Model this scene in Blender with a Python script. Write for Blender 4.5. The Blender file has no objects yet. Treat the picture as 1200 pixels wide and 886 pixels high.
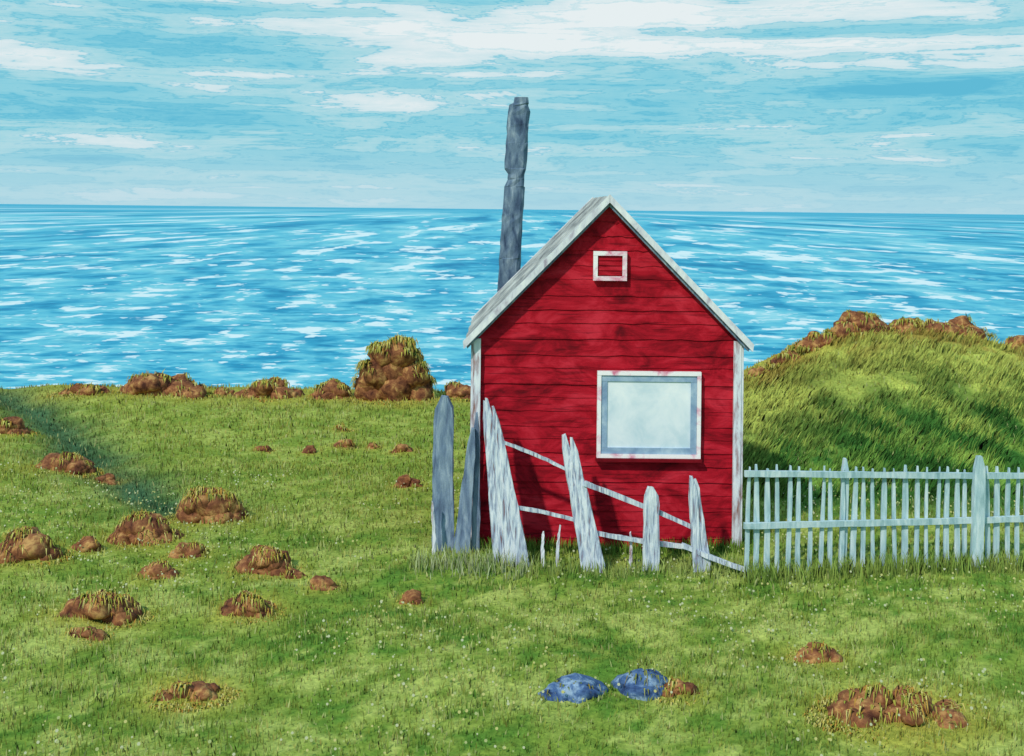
import bpy, bmesh, math, random
import numpy as np
from mathutils import Vector, Matrix, noise as mnoise
from mathutils.bvhtree import BVHTree
random.seed(7); rng=np.random.default_rng(7)
scene=bpy.context.scene
def lin(c):
    return tuple(((v/255)/12.92 if v/255<=0.04045 else ((v/255+0.055)/1.055)**2.4) for v in c[:3])
def lin4(c,k=1.0):
    a=lin(c); return (a[0]*k,a[1]*k,a[2]*k,1)
# ---------------------------------------------------------------- noise (numpy)
def vnoise(x,y,seed=0):
    x=np.asarray(x,float); y=np.asarray(y,float)
    xi=np.floor(x).astype(np.int64); yi=np.floor(y).astype(np.int64)
    fx=x-xi; fy=y-yi; fx=fx*fx*(3-2*fx); fy=fy*fy*(3-2*fy)
    def h(a,b):
        n=(a*374761393+b*668265263+seed*974634777)&0xffffffff
        n=((n^(n>>13))*1274126177)&0xffffffff
        n=n^(n>>16)
        return (n&0xffff)/65535.0
    return (h(xi,yi)*(1-fx)+h(xi+1,yi)*fx)*(1-fy)+(h(xi,yi+1)*(1-fx)+h(xi+1,yi+1)*fx)*fy
def fbm(x,y,seed=0,o=4):
    s=0;a=.5;t=0
    for i in range(o):
        s=s+a*vnoise(x*2**i,y*2**i,seed+i*17); t+=a; a*=.55
    return s/t
def smooth(a,b,x):
    t=np.clip((x-a)/(b-a),0,1); return t*t*(3-2*t)
# ---------------------------------------------------------------- layout (metres)
# x, y, width, height, grassiness, kind
ROCKS=[(-6.8,15.5,.50,.27,.6,0),(-5.17,13.2,.72,.29,.7,0),(-4.58,12.95,.26,.19,.3,0),
(-2.97,11.3,.70,.48,1.0,0),(-3.40,10.6,.64,.40,1.0,0),(-2.85,10.15,.32,.19,.8,0),
(-4.19,9.95,.60,.30,.9,0),(-3.78,10.2,.26,.24,.4,0),(-2.94,9.56,.40,.15,.5,0),
(-2.1,9.75,.52,.24,.8,0),(-1.8,9.6,.18,.10,.5,0),(-1.51,9.24,.24,.15,.8,0),
(-3.08,8.54,.64,.24,1.0,0),(-3.02,8.12,.30,.10,.5,0),(-1.99,8.7,.46,.17,1.0,0),
(-.755,8.98,.20,.15,.4,0),(-2.01,7.26,.46,.12,1.8,0),
(-3.15,14.5,.24,.13,.5,0),(-2.55,14.5,.19,.13,.5,0),(-2.16,14.86,.28,.19,.6,0),(-1.78,14.9,.20,.12,.5,0),
(-1.36,14.5,.26,.16,.6,0),(-1.13,12.7,.30,.18,.6,0),(-2.36,15.95,.22,.13,.5,0),
(2.2,8.05,.38,.13,.8,0),(2.44,7.06,.92,.20,1.9,0),
(-6.9,18.6,1.0,.22,.6,0),(-5.67,18.6,1.45,.48,.6,0),(-4.7,18.7,.38,.24,.3,0),(-3.93,18.6,1.05,.36,.6,0),
(-2.92,18.6,.70,.38,.6,0),(-1.88,18.4,1.2,1.08,1.3,0),(-.80,18.6,.54,.58,.8,0),
(5.82,18.9,.95,.44,.7,0),(6.6,19.0,.85,.34,.6,0),(7.36,19.0,1.1,.40,.6,0),(8.5,18.9,.6,.50,.5,0),
(5.15,18.8,.85,.32,.9,0),(4.6,18.7,.65,.28,.9,0),(4.1,18.6,.5,.24,.9,0),(3.7,18.5,.35,.18,.8,0),
(.40,7.32,.46,.17,.35,1),(.88,7.44,.42,.16,.3,1),(1.12,7.34,.30,.10,.6,0)]
def ditch(x,y):
    x=x+.45*(fbm(x*.9,y*.9,61,3)-.5); 
    pts=[(-8.6,19.0),(-7.4,17.6),(-6.2,15.9),(-5.5,14.4),(-4.5,13.2),(-4.0,12.3),(-3.4,11.8)]
    d=np.full(np.shape(x),1e9)
    for (ax,ay),(bx,by) in zip(pts[:-1],pts[1:]):
        vx,vy=bx-ax,by-ay; t=np.clip(((x-ax)*vx+(y-ay)*vy)/(vx*vx+vy*vy),0,1)
        d=np.minimum(d,np.hypot(x-ax-t*vx,(y-ay-t*vy)))
    wd=.26+.42*fbm(x*1.7,y*1.7,62,3)
    return np.exp(-(d/wd)**2)
def terrain(x,y):
    x=np.asarray(x,float); y=np.asarray(y,float)
    h=(fbm(x*.5,y*.5,3)-.5)*.14+(fbm(x*2.2,y*2.2,9,3)-.5)*.08
    H=np.interp(x,[2.2,3.2,3.9,4.8,5.7,6.6,7.7,8.8,12,16,22,40],[0,.12,.36,.78,1.12,1.10,1.0,.78,.9,1.2,.6,0])
    h=h+H*smooth(12.6,18.6,y+.9*(fbm(x*.6,y*.6,31)-.5))*(1+.2*(fbm(x*1.3,y*1.3,77)-.5))
    hm=smooth(2.6,3.8,x)*smooth(12,14,y)*(1-smooth(19,20,y))
    h=h+hm*.12*(fbm(x*2.6,y*2.2,88,3)-.45)
    h=h-.13*ditch(x,y)
    h=h+.10*np.exp(-((x+6)/2.2)**2-((y-12)/2.2)**2)
    yc=19.3+.5*(fbm(x*.4,x*0+3,5)-.5)
    h=h-7.5*smooth(0,9,(y-yc))*(1+.15*(fbm(x*.5,y*.5,55)-.5))-.35*smooth(0,.8,y-yc)
    return h
GM=np.array(lin((138,160,66))); GD=np.array(lin((98,140,54))); GL=np.array(lin((184,196,104)))
GY=np.array(lin((204,188,84))); GB=np.array(lin((44,96,76))); GH=np.array(lin((66,118,50)))
def grasscol(x,y):
    n1=fbm(x*.7,y*.7,101,3)[:,None]; n2=fbm(x*3.2,y*3.2,131,4)[:,None]; n3=fbm(x*10,y*10,171,3)[:,None]
    m=np.clip((n1-.5)*.6+(n2-.5)*1.6+(n3-.5)*2.0+.5,0,1)
    c=np.where(m<.5,GD+(GM-GD)*(m*2),GM+(GL-GM)*((m-.5)*2))
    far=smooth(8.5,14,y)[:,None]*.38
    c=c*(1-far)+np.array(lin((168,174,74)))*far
    wob=.9*(fbm(x*.9,y*.9,41)[:,None]-.5)
    hm=(smooth(2.4,3.4,x)*smooth(11.0,12.6,y))[:,None]
    dn=fbm((x*.8+y*.35)*4.6,(y*.8-x*.3)*1.3,211,4)[:,None]
    hc=GH*(.35+1.35*dn)+(np.array(lin((136,166,70)))-GH)*np.clip((dn-.50)*5,0,.8)
    top=smooth(14.2,17.4,y[:,None]+2.6*wob+(dn-.5)*4)
    hc=hc*(1-top)+(np.array(lin((182,190,90)))*(.55+.9*(dn)))*top
    br=smooth(16.8,18.4,y[:,None])*np.clip((n2-.5)*6,0,.7); hc=hc*(1-br)+np.array(lin((160,112,62)))*br
    c=c*(1-hm)+hc*hm
    cr=(smooth(17.2,18.6,y))[:,None]*.4
    c=c*(1-cr)+GY*.85*cr
    dt=(ditch(x,y))[:,None]*.85
    c=c*(1-dt)+GB*(.4+1.1*n2)*dt
    hal=np.zeros(len(x))
    dw=.8+.9*(n3[:,0]-.5)+.9*(n2[:,0]-.5)+.2
    for r in ROCKS:
        if r[5]==1: continue
        d=np.hypot((x-r[0])/(r[2]*.52+.05),(y-r[1])/(r[2]*.42+.09))*dw
        hal=np.maximum(hal,np.exp(-d**3*.8)*min(1,.4+.4*r[4]))
    hal=hal[:,None]*(.3+1.0*n3)
    hal=np.clip(hal,0,.8)
    c=c*(1-hal)+GY*hal
    return c*.92
# ---------------------------------------------------------------- material helpers
def newmat(name):
    m=bpy.data.materials.new(name); m.use_nodes=True
    nt=m.node_tree; b=nt.nodes['Principled BSDF']; b.inputs['Specular IOR Level'].default_value=.15
    b.inputs['Roughness'].default_value=.85
    return m,nt,b
def ramp(nt,fac,stops):
    r=nt.nodes.new('ShaderNodeValToRGB'); nt.links.new(fac,r.inputs[0])
    e=r.color_ramp.elements
    while len(e)<len(stops): e.new(.5)
    for el,(p,c) in zip(e,stops): el.position=p; el.color=c
    return r.outputs[0]
def noi(nt,vec,scale,detail=4,rough=.55,dist=0):
    n=nt.nodes.new('ShaderNodeTexNoise'); n.inputs['Scale'].default_value=scale
    n.inputs['Detail'].default_value=detail; n.inputs['Roughness'].default_value=rough; n.inputs['Distortion'].default_value=dist
    nt.links.new(vec,n.inputs['Vector']); return n.outputs['Fac']
def mapping(nt,vec,sc=(1,1,1),loc=(0,0,0),rot=(0,0,0)):
    m=nt.nodes.new('ShaderNodeMapping'); m.inputs['Scale'].default_value=sc; m.inputs['Location'].default_value=loc
    m.inputs['Rotation'].default_value=rot
    nt.links.new(vec,m.inputs['Vector']); return m.outputs[0]
def mth(nt,op,a,b=None,c=None,clamp=False):
    n=nt.nodes.new('ShaderNodeMath'); n.operation=op; n.use_clamp=clamp
    for i,v in enumerate((a,b,c)):
        if v is None: continue
        if isinstance(v,(int,float)): n.inputs[i].default_value=v
        else: nt.links.new(v,n.inputs[i])
    return n.outputs[0]
def mixc(nt,f,a,b,mode='MIX'):
    n=nt.nodes.new('ShaderNodeMix'); n.data_type='RGBA'; n.blend_type=mode
    for s,v in ((n.inputs[0],f),(n.inputs[6],a),(n.inputs[7],b)):
        if isinstance(v,(int,float)): s.default_value=v
        elif isinstance(v,tuple): s.default_value=v
        else: nt.links.new(v,s)
    return n.outputs[2]
def bump(nt,b,h,strength=.3,dist=.02):
    n=nt.nodes.new('ShaderNodeBump'); n.inputs['Strength'].default_value=strength; n.inputs['Distance'].default_value=dist
    nt.links.new(h,n.inputs['Height']); nt.links.new(n.outputs[0],b.inputs['Normal'])
def wash(name,stops,scale=3,sc=(1,1,1),detail=5,rough=.6,grain=.25,gscale=90,bs=.25,roughness=.85):
    m,nt,b=newmat(name)
    tc=nt.nodes.new('ShaderNodeTexCoord'); v=mapping(nt,tc.outputs['Object'],sc)
    n=noi(nt,v,scale,detail,rough,.4)
    col=ramp(nt,n,[(p,lin4(c)) for p,c in stops])
    g=noi(nt,tc.outputs['Object'],gscale,2,.6)
    gm=mth(nt,'MULTIPLY_ADD',g,grain*2,1-grain)
    cc=nt.nodes.new('ShaderNodeCombineColor')
    for i in range(3): nt.links.new(gm,cc.inputs[i])
    col=mixc(nt,1.0,col,cc.outputs[0],'MULTIPLY')
    nt.links.new(col,b.inputs['Base Color']); b.inputs['Roughness'].default_value=roughness
    bump(nt,b,n,bs,.02)
    return m
def red_mat():
    m,nt,b=newmat('red_painted_boards')
    tc=nt.nodes.new('ShaderNodeTexCoord')
    v=mapping(nt,tc.outputs['Object'],(.9,.9,1.8))
    n=noi(nt,v,2.2,7,.68,1.0)
    col=ramp(nt,n,[(.30,lin4((96,6,20))),(.41,lin4((142,10,28))),(.50,lin4((176,18,38))),(.66,lin4((206,44,62)))])
    v2=mapping(nt,tc.outputs['Object'],(1.6,1.6,22))
    s=noi(nt,v2,1.6,5,.6)
    sr=ramp(nt,s,[(.36,(.40,.32,.42,1)),(.45,(1,1,1,1))])
    col=mixc(nt,.75,col,sr,'MULTIPLY')
    nt.links.new(col,b.inputs['Base Color']); b.inputs['Roughness'].default_value=.8
    bump(nt,b,s,.3,.01); return m
RED=red_mat()
DRED=wash('dark_red_boards',[(.3,(88,6,18)),(.7,(140,14,30))],6)
WHITE=wash('white_trim_paint',[(.30,(172,160,176)),(.45,(214,214,224)),(.62,(238,238,240))],4,(3,3,1.2),grain=.08)
PINKW=wash('pinkish_trim_paint',[(.36,(220,130,158)),(.45,(240,200,214)),(.53,(250,244,246))],6,grain=.05)
TRIMB=wash('weathered_corner_board',[(.32,(150,110,100)),(.42,(190,178,188)),(.50,(220,222,232)),(.66,(240,242,246))],5,(4,4,.8),grain=.08)
BLUEG=wash('blue_grey_sash_paint',[(.3,(112,140,176)),(.55,(150,176,202)),(.75,(190,208,222))],6,grain=.08)
PANE,nt,b=newmat('pale_curtained_glass')
tc=nt.nodes.new('ShaderNodeTexCoord'); n=noi(nt,mapping(nt,tc.outputs['Object'],(1.2,1,1)),3.4,6,.6,.5)
nt.links.new(ramp(nt,n,[(.3,lin4((204,222,234))),(.5,lin4((230,238,246))),(.7,lin4((246,248,252)))]),b.inputs['Base Color'])
b.inputs['Roughness'].default_value=.3; b.inputs['Specular IOR Level'].default_value=.3
ROOF=wash('weathered_roof_boards',[(.28,(110,106,110)),(.42,(150,150,150)),(.58,(190,188,184)),(.75,(216,216,212))],5,(1,.5,1),grain=.25)
GREYW=wash('blue_grey_driftwood',[(.28,(78,92,120)),(.45,(112,132,158)),(.6,(144,162,182)),(.78,(184,196,206))],4,(5,5,.9),grain=.2,bs=.5)
PALEW=wash('bleached_fence_wood',[(.32,(136,104,104)),(.40,(146,156,180)),(.48,(186,198,214)),(.60,(226,230,236))],5,(9,9,.6),grain=.12,bs=.5)
PICK=wash('bluish_white_picket_paint',[(.3,(140,174,182)),(.48,(178,204,212)),(.66,(212,226,230))],4,(6,6,1),grain=.12)
POLEM=wash('dark_weathered_timber',[(.30,(52,66,92)),(.42,(82,102,128)),(.56,(110,130,152)),(.70,(152,168,182))],3.2,(3.5,3.5,1.1),grain=.25,bs=.6)
ROCKM=wash('brown_lava_rock',[(.34,(76,42,34)),(.43,(118,72,50)),(.53,(150,98,64)),(.63,(194,148,92))],7,rough=.68,grain=.35,gscale=45,bs=.5)
BROCK=wash('blue_lichen_rock',[(.34,(34,46,76)),(.42,(58,82,126)),(.52,(84,112,154)),(.62,(150,172,196))],8,rough=.68,grain=.35,gscale=45,bs=.5)
def vcmat(name,up=.75,fine=False):
    m,nt,b=newmat(name)
    a=nt.nodes.new('ShaderNodeAttribute'); a.attribute_name='Col'
    col=a.outputs['Color']
    if fine:
        tc=nt.nodes.new('ShaderNodeTexCoord')
        n=noi(nt,tc.outputs['Object'],26,4,.65)
        col=mixc(nt,1.0,col,ramp(nt,n,[(.3,(.66,.7,.64,1)),(.5,(1,1,1,1)),(.7,(1.4,1.35,1.3,1))]),'MULTIPLY')
        bump(nt,b,n,.5,.03)
    else:
        g=nt.nodes.new('ShaderNodeNewGeometry')
        v=nt.nodes.new('ShaderNodeVectorMath'); v.operation='SCALE'; nt.links.new(g.outputs['Normal'],v.inputs[0]); v.inputs['Scale'].default_value=1-up
        w=nt.nodes.new('ShaderNodeVectorMath'); w.operation='ADD'; nt.links.new(v.outputs[0],w.inputs[0]); w.inputs[1].default_value=(0,0,up)
        z=nt.nodes.new('ShaderNodeVectorMath'); z.operation='NORMALIZE'; nt.links.new(w.outputs[0],z.inputs[0])
        nt.links.new(z.outputs[0],b.inputs['Normal'])
    nt.links.new(col,b.inputs['Base Color']); b.inputs['Specular IOR Level'].default_value=.05
    return m
GROUNDM=vcmat('meadow_soil_and_turf',fine=True)
BLADEM=vcmat('grass_blades')
# ---------------------------------------------------------------- object helpers
def empty(name,loc=(0,0,0)):
    o=bpy.data.objects.new(name,None); scene.collection.objects.link(o); o.empty_display_size=.2; return o
def add(name,bm,mats,parent=None,smoothf=False):
    me=bpy.data.meshes.new(name); bmesh.ops.recalc_face_normals(bm,faces=bm.faces); bm.to_mesh(me); bm.free()
    for m in (mats if isinstance(mats,list) else [mats]): me.materials.append(m)
    if smoothf: me.polygons.foreach_set('use_smooth',[True]*len(me.polygons))
    o=bpy.data.objects.new(name,me); scene.collection.objects.link(o)
    if parent: o.parent=parent
    return o
def box(bm,x0,x1,y0,y1,z0,z1):
    v=[bm.verts.new(p) for p in [(x0,y0,z0),(x1,y0,z0),(x1,y1,z0),(x0,y1,z0),(x0,y0,z1),(x1,y0,z1),(x1,y1,z1),(x0,y1,z1)]]
    for f in [(0,3,2,1),(4,5,6,7),(0,1,5,4),(1,2,6,5),(2,3,7,6),(3,0,4,7)]: bm.faces.new([v[i] for i in f])
def prism(bm,pts,y0,y1):
    a=[bm.verts.new((x,y0,z)) for x,z in pts]; c=[bm.verts.new((x,y1,z)) for x,z in pts]
    n=len(pts); bm.faces.new(a); bm.faces.new(c[::-1])
    for i in range(n): bm.faces.new([a[i],c[i],c[(i+1)%n],a[(i+1)%n]])
def plank(bm,p0,p1,w0,w1,t,seg=10,jit=.006,tip='point',wob=.008):
    """weathered board running from p0 (foot) to p1 (head)"""
    p0=Vector(p0);p1=Vector(p1); d=(p1-p0); ax=d.normalized(); side=Vector((1,0,0)); 
    if abs(ax.x)>.8: side=Vector((0,0,1))
    side=(side-ax*side.dot(ax)).normalized(); nrm=ax.cross(side).normalized()
    rings=[]; ph=random.random()*6
    for i in range(seg+1):
        f=i/seg; w=w0+(w1-w0)*f; c=p0+d*f+side*math.sin(f*4+ph)*wob
        k=1
        if tip=='point' and i==seg: k=.35
        if tip=='point' and i==seg-1: k=.9
        r=[]
        for sx,sy in ((-1,-1),(-.55,-1.12),(.5,-1.1),(1,-1),(1,1),(-1,1)):
            r.append(bm.verts.new(c+side*(sx*w/2*k+random.uniform(-jit,jit))+nrm*(sy*t/2+random.uniform(-jit,jit)*.5)+ax*(random.uniform(-jit,jit)*(1.5 if i==seg else .3))))
        rings.append(r)
    n=6
    for a,b2 in zip(rings[:-1],rings[1:]):
        for j in range(n): bm.faces.new([a[j],a[(j+1)%n],b2[(j+1)%n],b2[j]])
    bm.faces.new(rings[0][::-1]); bm.faces.new(rings[-1])
# ---------------------------------------------------------------- ground
def axis(parts):
    out=[]
    for a,b2,s in parts: out+=list(np.arange(a,b2,s))
    return np.array(out+[parts[-1][1]])
xs=axis([(-90,-16,3),(-16,-10,.3),(-10,10,.085),(10,16,.3),(16,90,3)])
ys=axis([(-60,0,4),(0,4,.5),(4,20.5,.075),(20.5,45,.5)])
X,Y=np.meshgrid(xs,ys); xf=X.ravel(); yf=Y.ravel(); Z=terrain(xf,yf)
def npmesh(name,V,F,col,mat,smoothf=False,parent=None):
    me=bpy.data.meshes.new(name); k=F.shape[1]
    me.vertices.add(len(V)); me.vertices.foreach_set('co',V.astype(np.float32).ravel())
    me.loops.add(F.size); me.loops.foreach_set('vertex_index',F.astype(np.int32).ravel())
    me.polygons.add(len(F)); me.polygons.foreach_set('loop_start',np.arange(0,F.size,k,dtype=np.int32))
    me.update(calc_edges=True)
    if col is not None:
        a=me.color_attributes.new('Col','FLOAT_COLOR','POINT')
        a.data.foreach_set('color',np.c_[col,np.ones(len(col))].astype(np.float32).ravel())
    me.materials.append(mat)
    if smoothf: me.polygons.foreach_set('use_smooth',np.ones(len(F),bool))
    me.validate()
    o=bpy.data.objects.new(name,me); scene.collection.objects.link(o)
    if parent: o.parent=parent
    return o
nx,ny=len(xs),len(ys); I=np.arange(nx*ny).reshape(ny,nx)
F=np.stack([I[:-1,:-1],I[:-1,1:],I[1:,1:],I[1:,:-1]],-1).reshape(-1,4)
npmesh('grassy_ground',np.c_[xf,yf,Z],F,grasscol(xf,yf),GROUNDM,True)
def blades(px,py,hh,ww,col,lean=.45,z=None,dirv=None):
    n=len(px); z=terrain(px,py) if z is None else z
    th=rng.uniform(0,math.pi,n); dx=np.cos(th)*ww/2; dy=np.sin(th)*ww/2*.4
    dx=np.where(np.abs(dx)<ww*.2,ww*.3,dx)
    la=rng.uniform(0,2*math.pi,n) if dirv is None else rng.normal(dirv,.5,n)
    ll=rng.uniform(0 if dirv is None else lean*.4,lean,n)*hh
    base=np.c_[px,py,z-.01]
    A=base+np.c_[-dx,-dy,np.zeros(n)]; B=base+np.c_[dx,dy,np.zeros(n)]
    M1=base+np.c_[dx*.7+np.cos(la)*ll*.4,dy*.7+np.sin(la)*ll*.4,hh*.6]; M0=base+np.c_[-dx*.7+np.cos(la)*ll*.4,-dy*.7+np.sin(la)*ll*.4,hh*.6]
    T=base+np.c_[np.cos(la)*ll,np.sin(la)*ll,hh]
    V=np.stack([A,B,M1,M0,T],1).reshape(-1,3); i=np.arange(n)[:,None]*5
    F=np.concatenate([i+[0,1,2],i+[0,2,3],i+[3,2,4]],0)
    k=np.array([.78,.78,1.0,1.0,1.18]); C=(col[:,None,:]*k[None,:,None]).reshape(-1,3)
    return V,F,C
def drape(P,D,L,ww,col):
    """blades rooted at P, arching outward along D and hanging down"""
    n=len(P); S=np.c_[-D[:,1],D[:,0],np.zeros(n)]; S/=np.maximum(np.linalg.norm(S,axis=1),1e-6)[:,None]; S=S*ww[:,None]/2
    up=np.array([0,0,1.0]); L=L[:,None]
    M=P+D*L*.45+up*L*.24; T=P+D*L*.80-up*L*.45
    V=np.stack([P-S,P+S,M+S*.9,M-S*.9,T],1).reshape(-1,3); i=np.arange(n)[:,None]*5
    F=np.concatenate([i+[0,1,2],i+[0,2,3],i+[3,2,4]],0)
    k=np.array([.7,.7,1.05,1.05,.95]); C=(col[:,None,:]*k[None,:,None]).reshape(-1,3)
    return V,F,C
def scatter(n,x0,x1,y0,y1):
    return rng.uniform(x0,x1,n),rng.uniform(y0,y1,n)
def merge(parts):
    off=0;Vs=[];Fs=[];Cs=[]
    for V,F_,C in parts: Vs.append(V);Fs.append(F_+off);Cs.append(C);off+=len(V)
    return np.concatenate(Vs),np.concatenate(Fs),np.concatenate(Cs)
parts=[]
for n,x0,x1,y0,y1,h0,h1,w in [(60000,-6,6,4.8,9,.025,.075,.009),(50000,-8.5,8.5,9,14,.03,.08,.013),(36000,-12,12,14,19.6,.035,.09,.018)]:
    px,py=scatter(n,x0,x1,y0,y1)
    keep=~((px>-.36)&(px<2.14)&(py>10.46)&(py<12.9)); px,py=px[keep],py[keep]
    patch=fbm(px*1.8,py*1.8,303,3)
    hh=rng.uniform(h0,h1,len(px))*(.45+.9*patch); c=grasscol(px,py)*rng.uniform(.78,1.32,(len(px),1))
    c=c*(1+rng.normal(0,.06,(len(px),3)))
    pale=rng.random(len(px))<.08; c[pale]=c[pale]*.35+np.array(lin((210,216,146)))*.62
    dk=rng.random(len(px))<.07; c[dk]*=.65
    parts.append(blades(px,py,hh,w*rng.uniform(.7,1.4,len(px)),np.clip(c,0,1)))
# long wind-combed grass on the hill flank
px,py=scatter(20000,2.6,10,12.4,18.8); keep=fbm(px*1.6,py*1.6,515,3)>.44; px,py=px[keep],py[keep]
c=grasscol(px,py)*rng.uniform(.7,1.35,(len(px),1))
parts.append(blades(px,py,rng.uniform(.08,.19,len(px)),rng.uniform(.014,.03,len(px)),c,.95,dirv=math.pi*.05))
def strip(n,xa,xb,fy,sp,h0,h1,c0):
    px=rng.uniform(xa,xb,n); py=fy(px)+rng.normal(0,sp,n)
    c=np.array(lin(c0))[None,:]*rng.uniform(.6,1.15,(n,1)); g=grasscol(px,py); f=rng.uniform(0.2,1,(n,1)); c=c*f+g*(1-f)
    parts.append(blades(px,py,rng.uniform(h0,h1,n),rng.uniform(.006,.014,n),c,.5))
strip(1300,-.85,2.1,lambda x:9.85+0*x,.12,.05,.15,(180,200,112))
strip(380,-.85,.2,lambda x:9.8+0*x,.12,.06,.19,(206,216,170))
strip(3800,2.0,7,lambda x:9.62+.12*(x-2),.08,.05,.20,(150,180,84))
strip(1500,-.4,2.2,lambda x:10.40+0*x,.05,.05,.15,(120,160,60))
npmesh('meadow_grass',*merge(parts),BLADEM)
# tiny pale flowers
n=6500; px,py=scatter(n,-6,6,5,13); d=fbm(px*1.1,py*1.1,404,3); k=(d>.44)&~((px>-.36)&(px<2.14)&(py>10.4)); px,py=px[k],py[k]; n=len(px)
s=rng.uniform(.004,.011,n); z=terrain(px,py)+rng.uniform(.03,.07,n)
ang=np.arange(6)*math.pi/3
V=np.stack([np.c_[px+np.cos(a)*s,py+np.sin(a)*s*.6,z+np.sin(a)*s*.8] for a in ang],1).reshape(-1,3)
F_=(np.arange(n)[:,None]*6+np.arange(6)[None,:])
pal=np.array([lin((222,226,180)),lin((200,210,140)),lin((226,222,140))]); C=np.repeat(pal[rng.integers(0,3,n)]*.75,6,0)
npmesh('meadow_flowers',V,F_,C,BLADEM)
# ---------------------------------------------------------------- rocks with grass
GP=np.array([lin((222,202,96)),lin((196,190,84)),lin((164,172,70)),lin((206,156,72)),lin((232,218,130))])
TALL=[(-.36,.18,.27),(.0,.20,.28),(.38,.18,.26),(-.30,.45,.25),(.05,.50,.28),(.32,.42,.25),(-.16,.72,.23),(.12,.78,.24),(.26,.62,.2),(-.42,.30,.2)]
def rock(idx,x,y,w,h,gr,kind):
    bm=bmesh.new(); z0=float(terrain(np.array([x]),np.array([y]))[0])
    R=random.Random(idx*13+5)
    r0=max(.05,min(h*.44,w*.22))
    k=int(max(5,min(20,3.0*w*h/(r0*r0*2.2)+4)))
    if kind: r0=h*.75; k=6
    lumps=[]
    if h>.8:
        for a,b2,r in TALL: lumps.append((x+a,y+R.uniform(-.12,.12),z0+b2*h/1.0-.05,r*1.02,r))
    else:
        for i in range(k):
            f=R.uniform(-1,1) if i>=3 else (-.65,0,.65)[i]
            lift=R.random() if i>=3 else .1
            top=max(.1,1-f*f*.85); r=r0*R.uniform(.72,1.15); sx=r*1.15
            zc=z0-.02+min(max(0,(h*top-r*.85))*lift, r*1.1)
            lumps.append((x+f*max(.02,(w/2-sx*.85)),y+R.uniform(-.35,.35)*w*.4,zc,sx,r*(.85 if not kind else .7)))
    for i,(cx,cy,zc,sx,rz) in enumerate(lumps):
        res=bmesh.ops.create_icosphere(bm,subdivisions=3,radius=1)
        for v in res['verts']:
            p=v.co.copy(); q=p*1.1+Vector((idx*3.1,i*7.7,1.3))
            p*=1+.32*mnoise.noise(q)+.18*mnoise.noise(q*2.6)+.07*mnoise.noise(q*7)
            v.co=Vector((cx+p.x*sx,cy+p.y*sx*.85,zc+p.z*rz))
    for f in bm.faces: f.smooth=True
    bm.faces.ensure_lookup_table(); bvh=BVHTree.FromBMesh(bm)
    o=add('blue_rock' if kind else 'grassy_rock',bm,BROCK if kind else ROCKM,None,True)
    n=int(520*gr*(w+.12)/.5); n=min(n,2200 if h>.8 else 1500)
    P=[];D=[]
    for _ in range(n):
        a=R.uniform(0,2*math.pi); rad=math.sqrt(R.uniform(.0,1.3))
        gx=x+math.cos(a)*rad*w*.54; gy=y+math.sin(a)*rad*(w*.26+.06)
        hit=bvh.ray_cast(Vector((gx,gy,6)),Vector((0,0,-1)))[0]
        gz=float(z0)-.02 if hit is None else hit.z-.006
        if hit is not None and h<.8 and gz<z0+h*.50 and R.random()<.75: continue
        if hit is not None and mnoise.noise(Vector((gx*5,gy*5,idx)))<(-.2 if gr>.9 else -.02): continue
        dx=(gx-x)/(w*.5)+R.uniform(-.5,.5); dy=-.7+R.uniform(-.5,.3); l=math.hypot(dx,dy)
        P.append((gx,gy,gz)); D.append((dx/l,dy/l,0))
    if P:
        P=np.array(P);D=np.array(D); m=len(P); c=GP[rng.integers(0,5,m)]*rng.uniform(.6,1.0,(m,1))
        if kind: c=c*.4+np.array(lin((90,120,60)))*.5
        sc=(.55+.45*min(1.3,w))*(1.3 if y>15 else 1)
        wd=rng.uniform(.008,.014,m)*(1.9 if y>15 else 1)
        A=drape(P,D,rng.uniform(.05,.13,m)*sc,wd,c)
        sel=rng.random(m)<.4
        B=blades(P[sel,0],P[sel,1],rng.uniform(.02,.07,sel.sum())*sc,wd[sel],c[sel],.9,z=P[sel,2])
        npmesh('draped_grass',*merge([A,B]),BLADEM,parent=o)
for i,r in enumerate(ROCKS): rock(i,*r)
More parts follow.
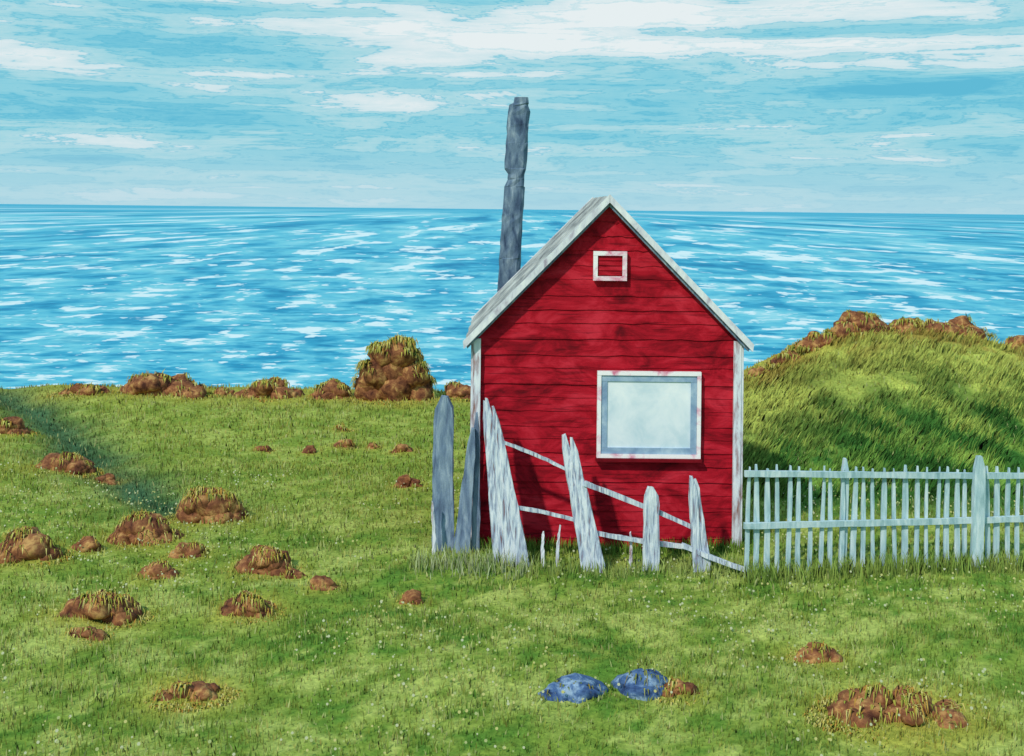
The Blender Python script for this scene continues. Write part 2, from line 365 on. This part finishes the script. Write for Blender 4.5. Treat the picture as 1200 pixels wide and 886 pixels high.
# ---------------------------------------------------------------- red hut
hut=empty('red_wooden_hut')
CX,HW=.89,1.218; YF,YB=10.5,12.45; SL=1.02; APW=3.15
def hw(z): return HW if z<APW-HW*SL else max(0,(APW-z)/SL)
bm=bmesh.new(); ez=APW-HW*SL
prism(bm,[(CX-HW+.02,-.1),(CX+HW-.02,-.1),(CX+HW-.02,ez),(CX,APW-.02),(CX-HW+.02,ez)],YF,YB)
add('wall_core',bm,DRED,hut)
bm=bmesh.new(); z=-.05; i=0
while z<APW-.03:
    st=.135+random.uniform(-.022,.022); z1=min(z+st,APW-.005)
    pr=random.uniform(.010,.019)
    for yy,sg in ((YF,-1),(YB,1)):
        a,b2=hw(z)-.004,hw(z1+.01)-.004; a=min(a,hw(z)); 
        y0=yy+sg*pr; y1=yy+sg*.004
        ns=18; lo=[];hi=[];un=[]
        for j in range(ns+1):
            f=j/ns*2-1; jz=random.uniform(-.007,.007)
            lo.append(bm.verts.new((CX+f*a,y0+random.uniform(-.003,.003),z+jz))); hi.append(bm.verts.new((CX+f*max(b2,.001),y1,z1+.010)))
            un.append(bm.verts.new((CX+f*a,yy+sg*.001,z+jz+.004)))
        for j in range(ns):
            bm.faces.new([lo[j],lo[j+1],hi[j+1],hi[j]]); bm.faces.new([un[j],un[j+1],lo[j+1],lo[j]])
    if z<ez-.1:
        for xx,sg in ((CX-HW,-1),(CX+HW,1)):
            x0=xx+sg*.004; x1=xx-sg*.014
            v=[bm.verts.new(p) for p in [(x0,YF+.01,z),(x0,YB-.01,z),(x1,YB-.01,z1),(x1,YF+.01,z1)]]; bm.faces.new(v)
            u=[bm.verts.new(p) for p in [(x0,YF+.01,z+.001),(x0,YB-.01,z+.001),(x1,YB-.01,z+.004),(x1,YF+.01,z+.004)]]; bm.faces.new(u)
    z=z1
add('clapboards',bm,RED,hut)
RT=3.226; RS=1.02; OH=1.305; RY0,RY1=10.39,12.56
bm=bmesh.new()
for sg in (-1,1):
    nb=10
    for j in range(nb):
        ya=RY0+(RY1-RY0)*j/nb+.003; yb=RY0+(RY1-RY0)*(j+1)/nb-.003; lift=random.uniform(0,.008); ext=random.uniform(-.012,.012)
        x1=OH+ext; o=.002*sg
        pts=[(CX+o,RT+lift),(CX+sg*x1,RT-x1*RS+lift),(CX+sg*x1,RT-x1*RS-.045),(CX+o,RT-.05)]
        prism(bm,pts,ya,yb)
add('roof_boards',bm,ROOF,hut)
bm=bmesh.new()
for sg in (-1,1):
    o=.0015*sg; xb=OH+.02
    for y0,y1 in ((10.345,10.386),(RY1+.004,RY1+.04)):
        prism(bm,[(CX+o,RT+.016),(CX+sg*xb,RT-xb*RS+.016),(CX+sg*(xb-.01),RT-xb*RS-.052),(CX+o,RT-.058)],y0,y1)
add('barge_boards',bm,WHITE,hut)
bm=bmesh.new()
for sg in (-1,1):
    o=.0015*sg; xb=OH-.01
    prism(bm,[(CX+o,RT-.060),(CX+sg*xb,RT-xb*RS-.056),(CX+sg*(xb-.01),RT-xb*RS-.085),(CX+o,RT-.093)],10.395,10.462)
add('verge_batten',bm,GREYW,hut)
bm=bmesh.new()
for xa,xb in ((CX-HW-.012,CX-HW+.055),(CX+HW-.055,CX+HW+.012)):
    box(bm,xa,xb,10.436,10.472,-.05,ez+.0)
    box(bm,xa,xb,YB+.03,YB+.06,-.05,ez)
for xa,xb in ((CX-HW-.034,CX-HW-.014),(CX+HW+.014,CX+HW+.034)):
    box(bm,xa,xb,10.445,10.55,-.05,ez-.02)
add('corner_boards',bm,TRIMB,hut)
wx0,wx1,wz0,wz1=.800,1.752,.828,1.622
def frame(bm,x0,x1,z0,z1,w,y0,y1):
    box(bm,x0,x1,y0,y1,z1-w,z1); box(bm,x0,x1,y0,y1,z0,z0+w)
    box(bm,x0,x0+w,y0+.002,y1,z0+w+.001,z1-w-.001); box(bm,x1-w,x1,y0+.002,y1,z0+w+.001,z1-w-.001)
bm=bmesh.new(); frame(bm,wx0,wx1,wz0,wz1,.036,10.425,10.476); add('window_casing',bm,PINKW,hut)
bm=bmesh.new(); frame(bm,wx0+.038,wx1-.038,wz0+.038,wz1-.038,.055,10.440,10.474); add('window_sash',bm,BLUEG,hut)
bm=bmesh.new(); box(bm,wx0+.09,wx1-.09,10.452,10.473,wz0+.09,wz1-.09); add('window_pane',bm,PANE,hut)
bm=bmesh.new(); box(bm,wx0-.01,wx1+.01,10.400,10.474,wz0-.030,wz0-.003); add('sill_shadow_line',bm,DRED,hut)  # sill bar in dark red, painting in the shadow line under the window
vx0,vx1,vz0,vz1=.752,1.060,2.452,2.722
bm=bmesh.new(); frame(bm,vx0,vx1,vz0,vz1,.040,10.43,10.474); add('vent_frame',bm,PINKW,hut)
bm=bmesh.new(); box(bm,vx0+.04,vx1-.04,10.462,10.473,vz0+.04,vz1-.04)
for j in range(4): box(bm,vx0+.043,vx1-.043,10.452,10.461,vz0+.048+j*.046,vz0+.048+j*.046+.036)
add('vent_slats',bm,RED,hut)
# ---------------------------------------------------------------- timber pole behind the hut
prof=[(-.15,-.20,.07),(1,-.19,.09),(2.04,-.17,.105),(2.5,-.15,.115),(3.0,-.125,.135),(3.38,-.10,.150),(3.46,-.055,.152),(3.53,-.058,.155),(3.60,-.10,.172),(3.9,-.085,.185),(4.1,-.072,.19),(4.30,-.058,.212),(4.38,-.05,.19),(4.40,.0,.20),(4.47,.015,.185)]
bm=bmesh.new(); rings=[]
pz=[p[0] for p in prof]; fine=np.unique(np.concatenate([np.arange(-.15,4.47,.11),pz]))
for z in fine:
    L=np.interp(z,pz,[p[1] for p in prof]); R_=np.interp(z,pz,[p[2] for p in prof]); c=(L+R_)/2; w=(R_-L)/2
    r=[]
    for j in range(12):
        a=j/12*2*math.pi; cs,sn=math.cos(a),math.sin(a)
        q=abs(cs)**.6*(1 if cs>0 else -1); u=abs(sn)**.6*(1 if sn>0 else -1)
        r.append(bm.verts.new((c+q*w+random.uniform(-.008,.008),14.0+u*.11+random.uniform(-.006,.006),z)))
    rings.append(r)
for a,b2 in zip(rings[:-1],rings[1:]):
    for j in range(12): bm.faces.new([a[j],a[(j+1)%12],b2[(j+1)%12],b2[j]])
bm.faces.new(rings[0][::-1]); bm.faces.new(rings[-1])
add('weathered_timber_pole',bm,POLEM)
# ---------------------------------------------------------------- old broken fence
old=empty('broken_wooden_fence')
def pl(name,specs,mat):
    bm=bmesh.new()
    for s in specs: plank(bm,*s[:5],**(s[5] if len(s)>5 else {}))
    add(name,bm,mat,old)
pl('grey_post',[((-.585,10.3,-.1),(-.60,10.3,1.40),.20,.17,.12,{'seg':14})],GREYW)
pl('grey_board',[((-.42,10.2,-.1),(-.34,10.25,1.12),.16,.06,.04),((-.31,10.28,-.1),(-.29,10.3,1.25),.08,.05,.03)],GREYW)
pl('fanned_boards',[((-.05,9.93,-.1),(-.235,10.08,1.40),.11,.05,.035),((.055,9.90,-.1),(-.20,10.05,1.43),.12,.055,.035),((.165,9.88,-.1),(-.155,10.03,1.36),.11,.05,.035)],PALEW)
pl('leaning_board',[((.70,9.88,-.1),(.485,10.02,1.12),.12,.07,.035),((.80,9.86,-.1),(.55,10.0,1.10),.10,.07,.035)],PALEW)
pl('short_board',[((1.238,9.86,-.1),(1.23,9.9,.70),.14,.13,.035)],PALEW)
pl('short_board',[((1.66,9.84,-.1),(1.575,9.9,.79),.085,.06,.035),((1.72,9.85,-.1),(1.625,9.92,.77),.085,.06,.035)],PALEW)
rk={'tip':'flat','jit':.003}
pl('upper_rail',[((-.06,9.99,1.06),(.50,9.99,.82),.03,.025,.02,rk),((.66,9.93,.72),(1.62,9.94,.33),.045,.035,.025,rk)],PALEW)
pl('lower_rail',[((.02,9.96,.50),(.66,9.95,.37),.03,.03,.02,rk),((.6,9.93,.30),(1.55,9.93,.17),.035,.04,.025,rk),((1.50,9.88,.20),(2.2,9.70,-.02),.04,.035,.025,rk)],PALEW)
pl('stub_stakes',[((.43,9.96,-.05),(.45,9.98,.33),.025,.02,.02),((1.08,9.96,-.05),(1.06,9.98,.28),.025,.02,.02),((-.66,10.1,-.05),(-.68,10.1,.5),.03,.02,.02),((.30,9.95,-.05),(.31,9.97,.28),.03,.02,.02)],TRIMB)
# ---------------------------------------------------------------- picket fence
pf=empty('white_picket_fence')
fy=lambda x: 9.70+.12*(x-2)
bm=bmesh.new(); x=2.03
while x<9:
    zt=.93-.022*(x-2)+random.uniform(-.03,.02); w=random.uniform(.028,.054)
    plank(bm,(x,fy(x),-.08),(x+random.uniform(-.022,.022),fy(x)+.01,zt),w,w*.9,.018,seg=6,jit=.003,wob=.004)
    x+=random.uniform(.08,.108)
add('pickets',bm,PICK,pf)
bm=bmesh.new()
for z0,z1,x0,x1 in ((.865,.80,2.0,5.5),(.80,.72,5.5,9.0),(.42,.45,2.0,5.5),(.45,.44,5.5,9.0)):
    plank(bm,(x0,fy(x0)-.03,z0),(x1,fy(x1)-.03,z1),.05,.05,.03,seg=30,jit=.003,tip='flat',wob=.008)
add('rails',bm,PICK,pf)
bm=bmesh.new()
for x,z in ((2.9,.99),(4.07,1.0),(6.0,.95),(7.9,.92)):
    if x<3: plank(bm,(x,fy(x)+.045,-.1),(x,fy(x)+.045,z-.02),.06,.06,.05,jit=.002)
    else: plank(bm,(x,fy(x)-.075,-.1),(x,fy(x)-.075,z),.10,.095,.05,jit=.003)
add('posts',bm,PICK,pf)
# ---------------------------------------------------------------- sea
SEAM,nt,b=newmat('choppy_blue_sea')
g=nt.nodes.new('ShaderNodeNewGeometry'); P=g.outputs['Position']
sep=nt.nodes.new('ShaderNodeSeparateXYZ'); nt.links.new(P,sep.inputs[0])
ly=mth(nt,'LOGARITHM',mth(nt,'MAXIMUM',sep.outputs[1],20.0),math.e)
def bandsum(dists,lenk,depk,detail,rough,seed):
    tot=None; lg=[math.log(d) for d in dists]; st=lg[1]-lg[0]
    for k,d in enumerate(dists):
        w=mth(nt,'SUBTRACT',1.0,mth(nt,'ABSOLUTE',mth(nt,'DIVIDE',mth(nt,'SUBTRACT',ly,lg[k]),st)),clamp=True)
        w=mth(nt,'SQRT',w)
        L=d*lenk; M=d*d*depk
        v=mapping(nt,P,(1/L,1/M,1),(seed+k*3.7,seed*2+k*1.9,k*5.0))
        n=mth(nt,'SUBTRACT',noi(nt,v,1.0,detail,rough,.3),.5)
        t=mth(nt,'MULTIPLY',w,n); tot=t if tot is None else mth(nt,'ADD',tot,t)
    return tot
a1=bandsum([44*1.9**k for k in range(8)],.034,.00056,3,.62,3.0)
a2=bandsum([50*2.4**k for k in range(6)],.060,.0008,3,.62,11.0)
tone=ramp(nt,mth(nt,'ADD',a2,.5),[(.33,lin4((26,142,184))),(.43,lin4((56,166,202))),(.47,lin4((88,186,214))),(.55,lin4((110,200,220))),(.66,lin4((160,218,230)))])
glint=ramp(nt,mth(nt,'ADD',mth(nt,'ADD',a1,.5),mth(nt,'MULTIPLY',a2,.25)),[(.572,(0,0,0,1)),(.588,(.65,.65,.65,1)),(.63,(1,1,1,1))])  # mask for white sun-glint streaks painted into the sea's base colour
dk=ramp(nt,mth(nt,'ADD',a1,.5),[(.37,(.58,.80,.88,1)),(.44,(1,1,1,1))])
tone=mixc(nt,1.0,tone,dk,'MULTIPLY')
dist=mth(nt,'DIVIDE',mth(nt,'SUBTRACT',ly,7.0),1.6,clamp=True)
tone=mixc(nt,mth(nt,'MULTIPLY',dist,.7),tone,lin4((58,170,204)))
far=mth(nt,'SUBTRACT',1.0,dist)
glint=mth(nt,'MULTIPLY',glint,far)
col=mixc(nt,glint,tone,lin4((228,240,244)))
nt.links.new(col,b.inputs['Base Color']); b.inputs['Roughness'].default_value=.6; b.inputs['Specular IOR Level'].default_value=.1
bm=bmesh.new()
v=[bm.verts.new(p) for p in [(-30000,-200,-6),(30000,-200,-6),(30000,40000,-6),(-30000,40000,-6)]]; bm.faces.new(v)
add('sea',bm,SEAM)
# ---------------------------------------------------------------- sky (world)
w=bpy.data.worlds.new('World'); scene.world=w; w.use_nodes=True; nt=w.node_tree; nt.nodes.clear()
out=nt.nodes.new('ShaderNodeOutputWorld'); bg=nt.nodes.new('ShaderNodeBackground'); nt.links.new(bg.outputs[0],out.inputs[0])
STR=.1; bg.inputs[1].default_value=STR
sun_dir=Vector((-.42,-.62,.66)).normalized()
sky=nt.nodes.new('ShaderNodeTexSky'); sky.sky_type='NISHITA'; sky.sun_disc=False
sky.sun_elevation=math.asin(sun_dir.z); sky.sun_rotation=math.atan2(sun_dir.x,sun_dir.y)%(2*math.pi)
tc=nt.nodes.new('ShaderNodeTexCoord'); sp=nt.nodes.new('ShaderNodeSeparateXYZ'); nt.links.new(tc.outputs['Generated'],sp.inputs[0])
az=mth(nt,'ARCTAN2',sp.outputs[0],sp.outputs[1]); el=sp.outputs[2]
cv=nt.nodes.new('ShaderNodeCombineXYZ'); nt.links.new(az,cv.inputs[0]); nt.links.new(el,cv.inputs[1])
n1=noi(nt,mapping(nt,cv.outputs[0],(7,32,1)),1.0,6,.68,.3)
n2=noi(nt,mapping(nt,cv.outputs[0],(3.0,70,1),(3,1,0),(0,0,.0)),1.0,5,.62,.5)
banks=[(-.045,.150,.19,.024,.85),(-.34,.182,.17,.016,.8),(-.41,.125,.08,.016,.8),(-.11,.090,.08,.010,.6),
(.29,.172,.20,.016,.50),(.36,.125,.16,.012,.45),(.09,.172,.08,.018,.5),(.20,.142,.16,.008,.5),(.30,.150,.14,.006,-.4),
(-.30,.135,.12,.014,-.6),(.28,.096,.26,.014,-.5),(-.25,.078,.20,.012,-.45),(-.2,.164,.25,.006,-.4)]
tot=None
for ca,ce,ra,re,dn in banks:
    dx=mth(nt,'DIVIDE',mth(nt,'SUBTRACT',az,ca),ra); dy=mth(nt,'DIVIDE',mth(nt,'SUBTRACT',el,ce),re)
    s=mth(nt,'ADD',mth(nt,'MULTIPLY',dx,dx),mth(nt,'MULTIPLY',dy,dy))
    e=mth(nt,'MULTIPLY',mth(nt,'EXPONENT',mth(nt,'MULTIPLY',s,-1.0)),dn)
    tot=e if tot is None else mth(nt,'ADD',tot,e)
c=mth(nt,'MULTIPLY',tot,.42)
c=mth(nt,'ADD',c,mth(nt,'MULTIPLY',mth(nt,'SUBTRACT',n1,.5),.95))
c=mth(nt,'ADD',c,mth(nt,'MULTIPLY',mth(nt,'SUBTRACT',n2,.5),.75))
c=mth(nt,'ADD',c,.27)
colr=ramp(nt,c,[(0,lin4((96,186,214))),(.09,lin4((120,199,220))),(.11,lin4((100,189,215))),(.14,lin4((132,204,222))),(.22,lin4((144,209,224))),(.24,lin4((114,195,217))),(.27,lin4((158,213,225))),(.35,lin4((176,219,228))),(.37,lin4((132,202,221))),(.40,lin4((204,228,234))),(.54,lin4((224,236,239))),(.56,lin4((196,226,233))),(.61,lin4((230,239,241)))])
hz=mth(nt,'SUBTRACT',1.0,mth(nt,'DIVIDE',el,.06),clamp=True)
colr=mixc(nt,mth(nt,'MULTIPLY',hz,.75),colr,lin4((184,218,230)))
sc=nt.nodes.new('ShaderNodeVectorMath'); sc.operation='SCALE'; nt.links.new(colr,sc.inputs[0]); sc.inputs['Scale'].default_value=1/STR
hi=mth(nt,'DIVIDE',mth(nt,'SUBTRACT',el,.25),.35,clamp=True)
fin=mixc(nt,mth(nt,'MULTIPLY',hi,.4),sc.outputs[0],sky.outputs[0])
nt.links.new(fin,bg.inputs[0])
# ---------------------------------------------------------------- sun
sl=bpy.data.lights.new('sun','SUN'); sl.energy=2.5; sl.angle=math.radians(2.0); sl.color=(1,.95,.86)
so=bpy.data.objects.new('sun',sl); scene.collection.objects.link(so); so.rotation_euler=sun_dir.to_track_quat('Z','Y').to_euler()
# ---------------------------------------------------------------- camera
cam=bpy.data.cameras.new('camera'); co=bpy.data.objects.new('camera',cam); scene.collection.objects.link(co)
cam.sensor_width=36; cam.lens=40; cam.shift_y=-.165; cam.clip_end=80000; cam.clip_start=.1
co.matrix_world=Matrix.Translation((0,0,3.1))@Matrix.Rotation(math.radians(90),4,'X')@Matrix.Rotation(math.radians(.6),4,'Z')
scene.camera=co
scene.view_settings.view_transform='Standard'; scene.view_settings.look='None'; scene.view_settings.exposure=0
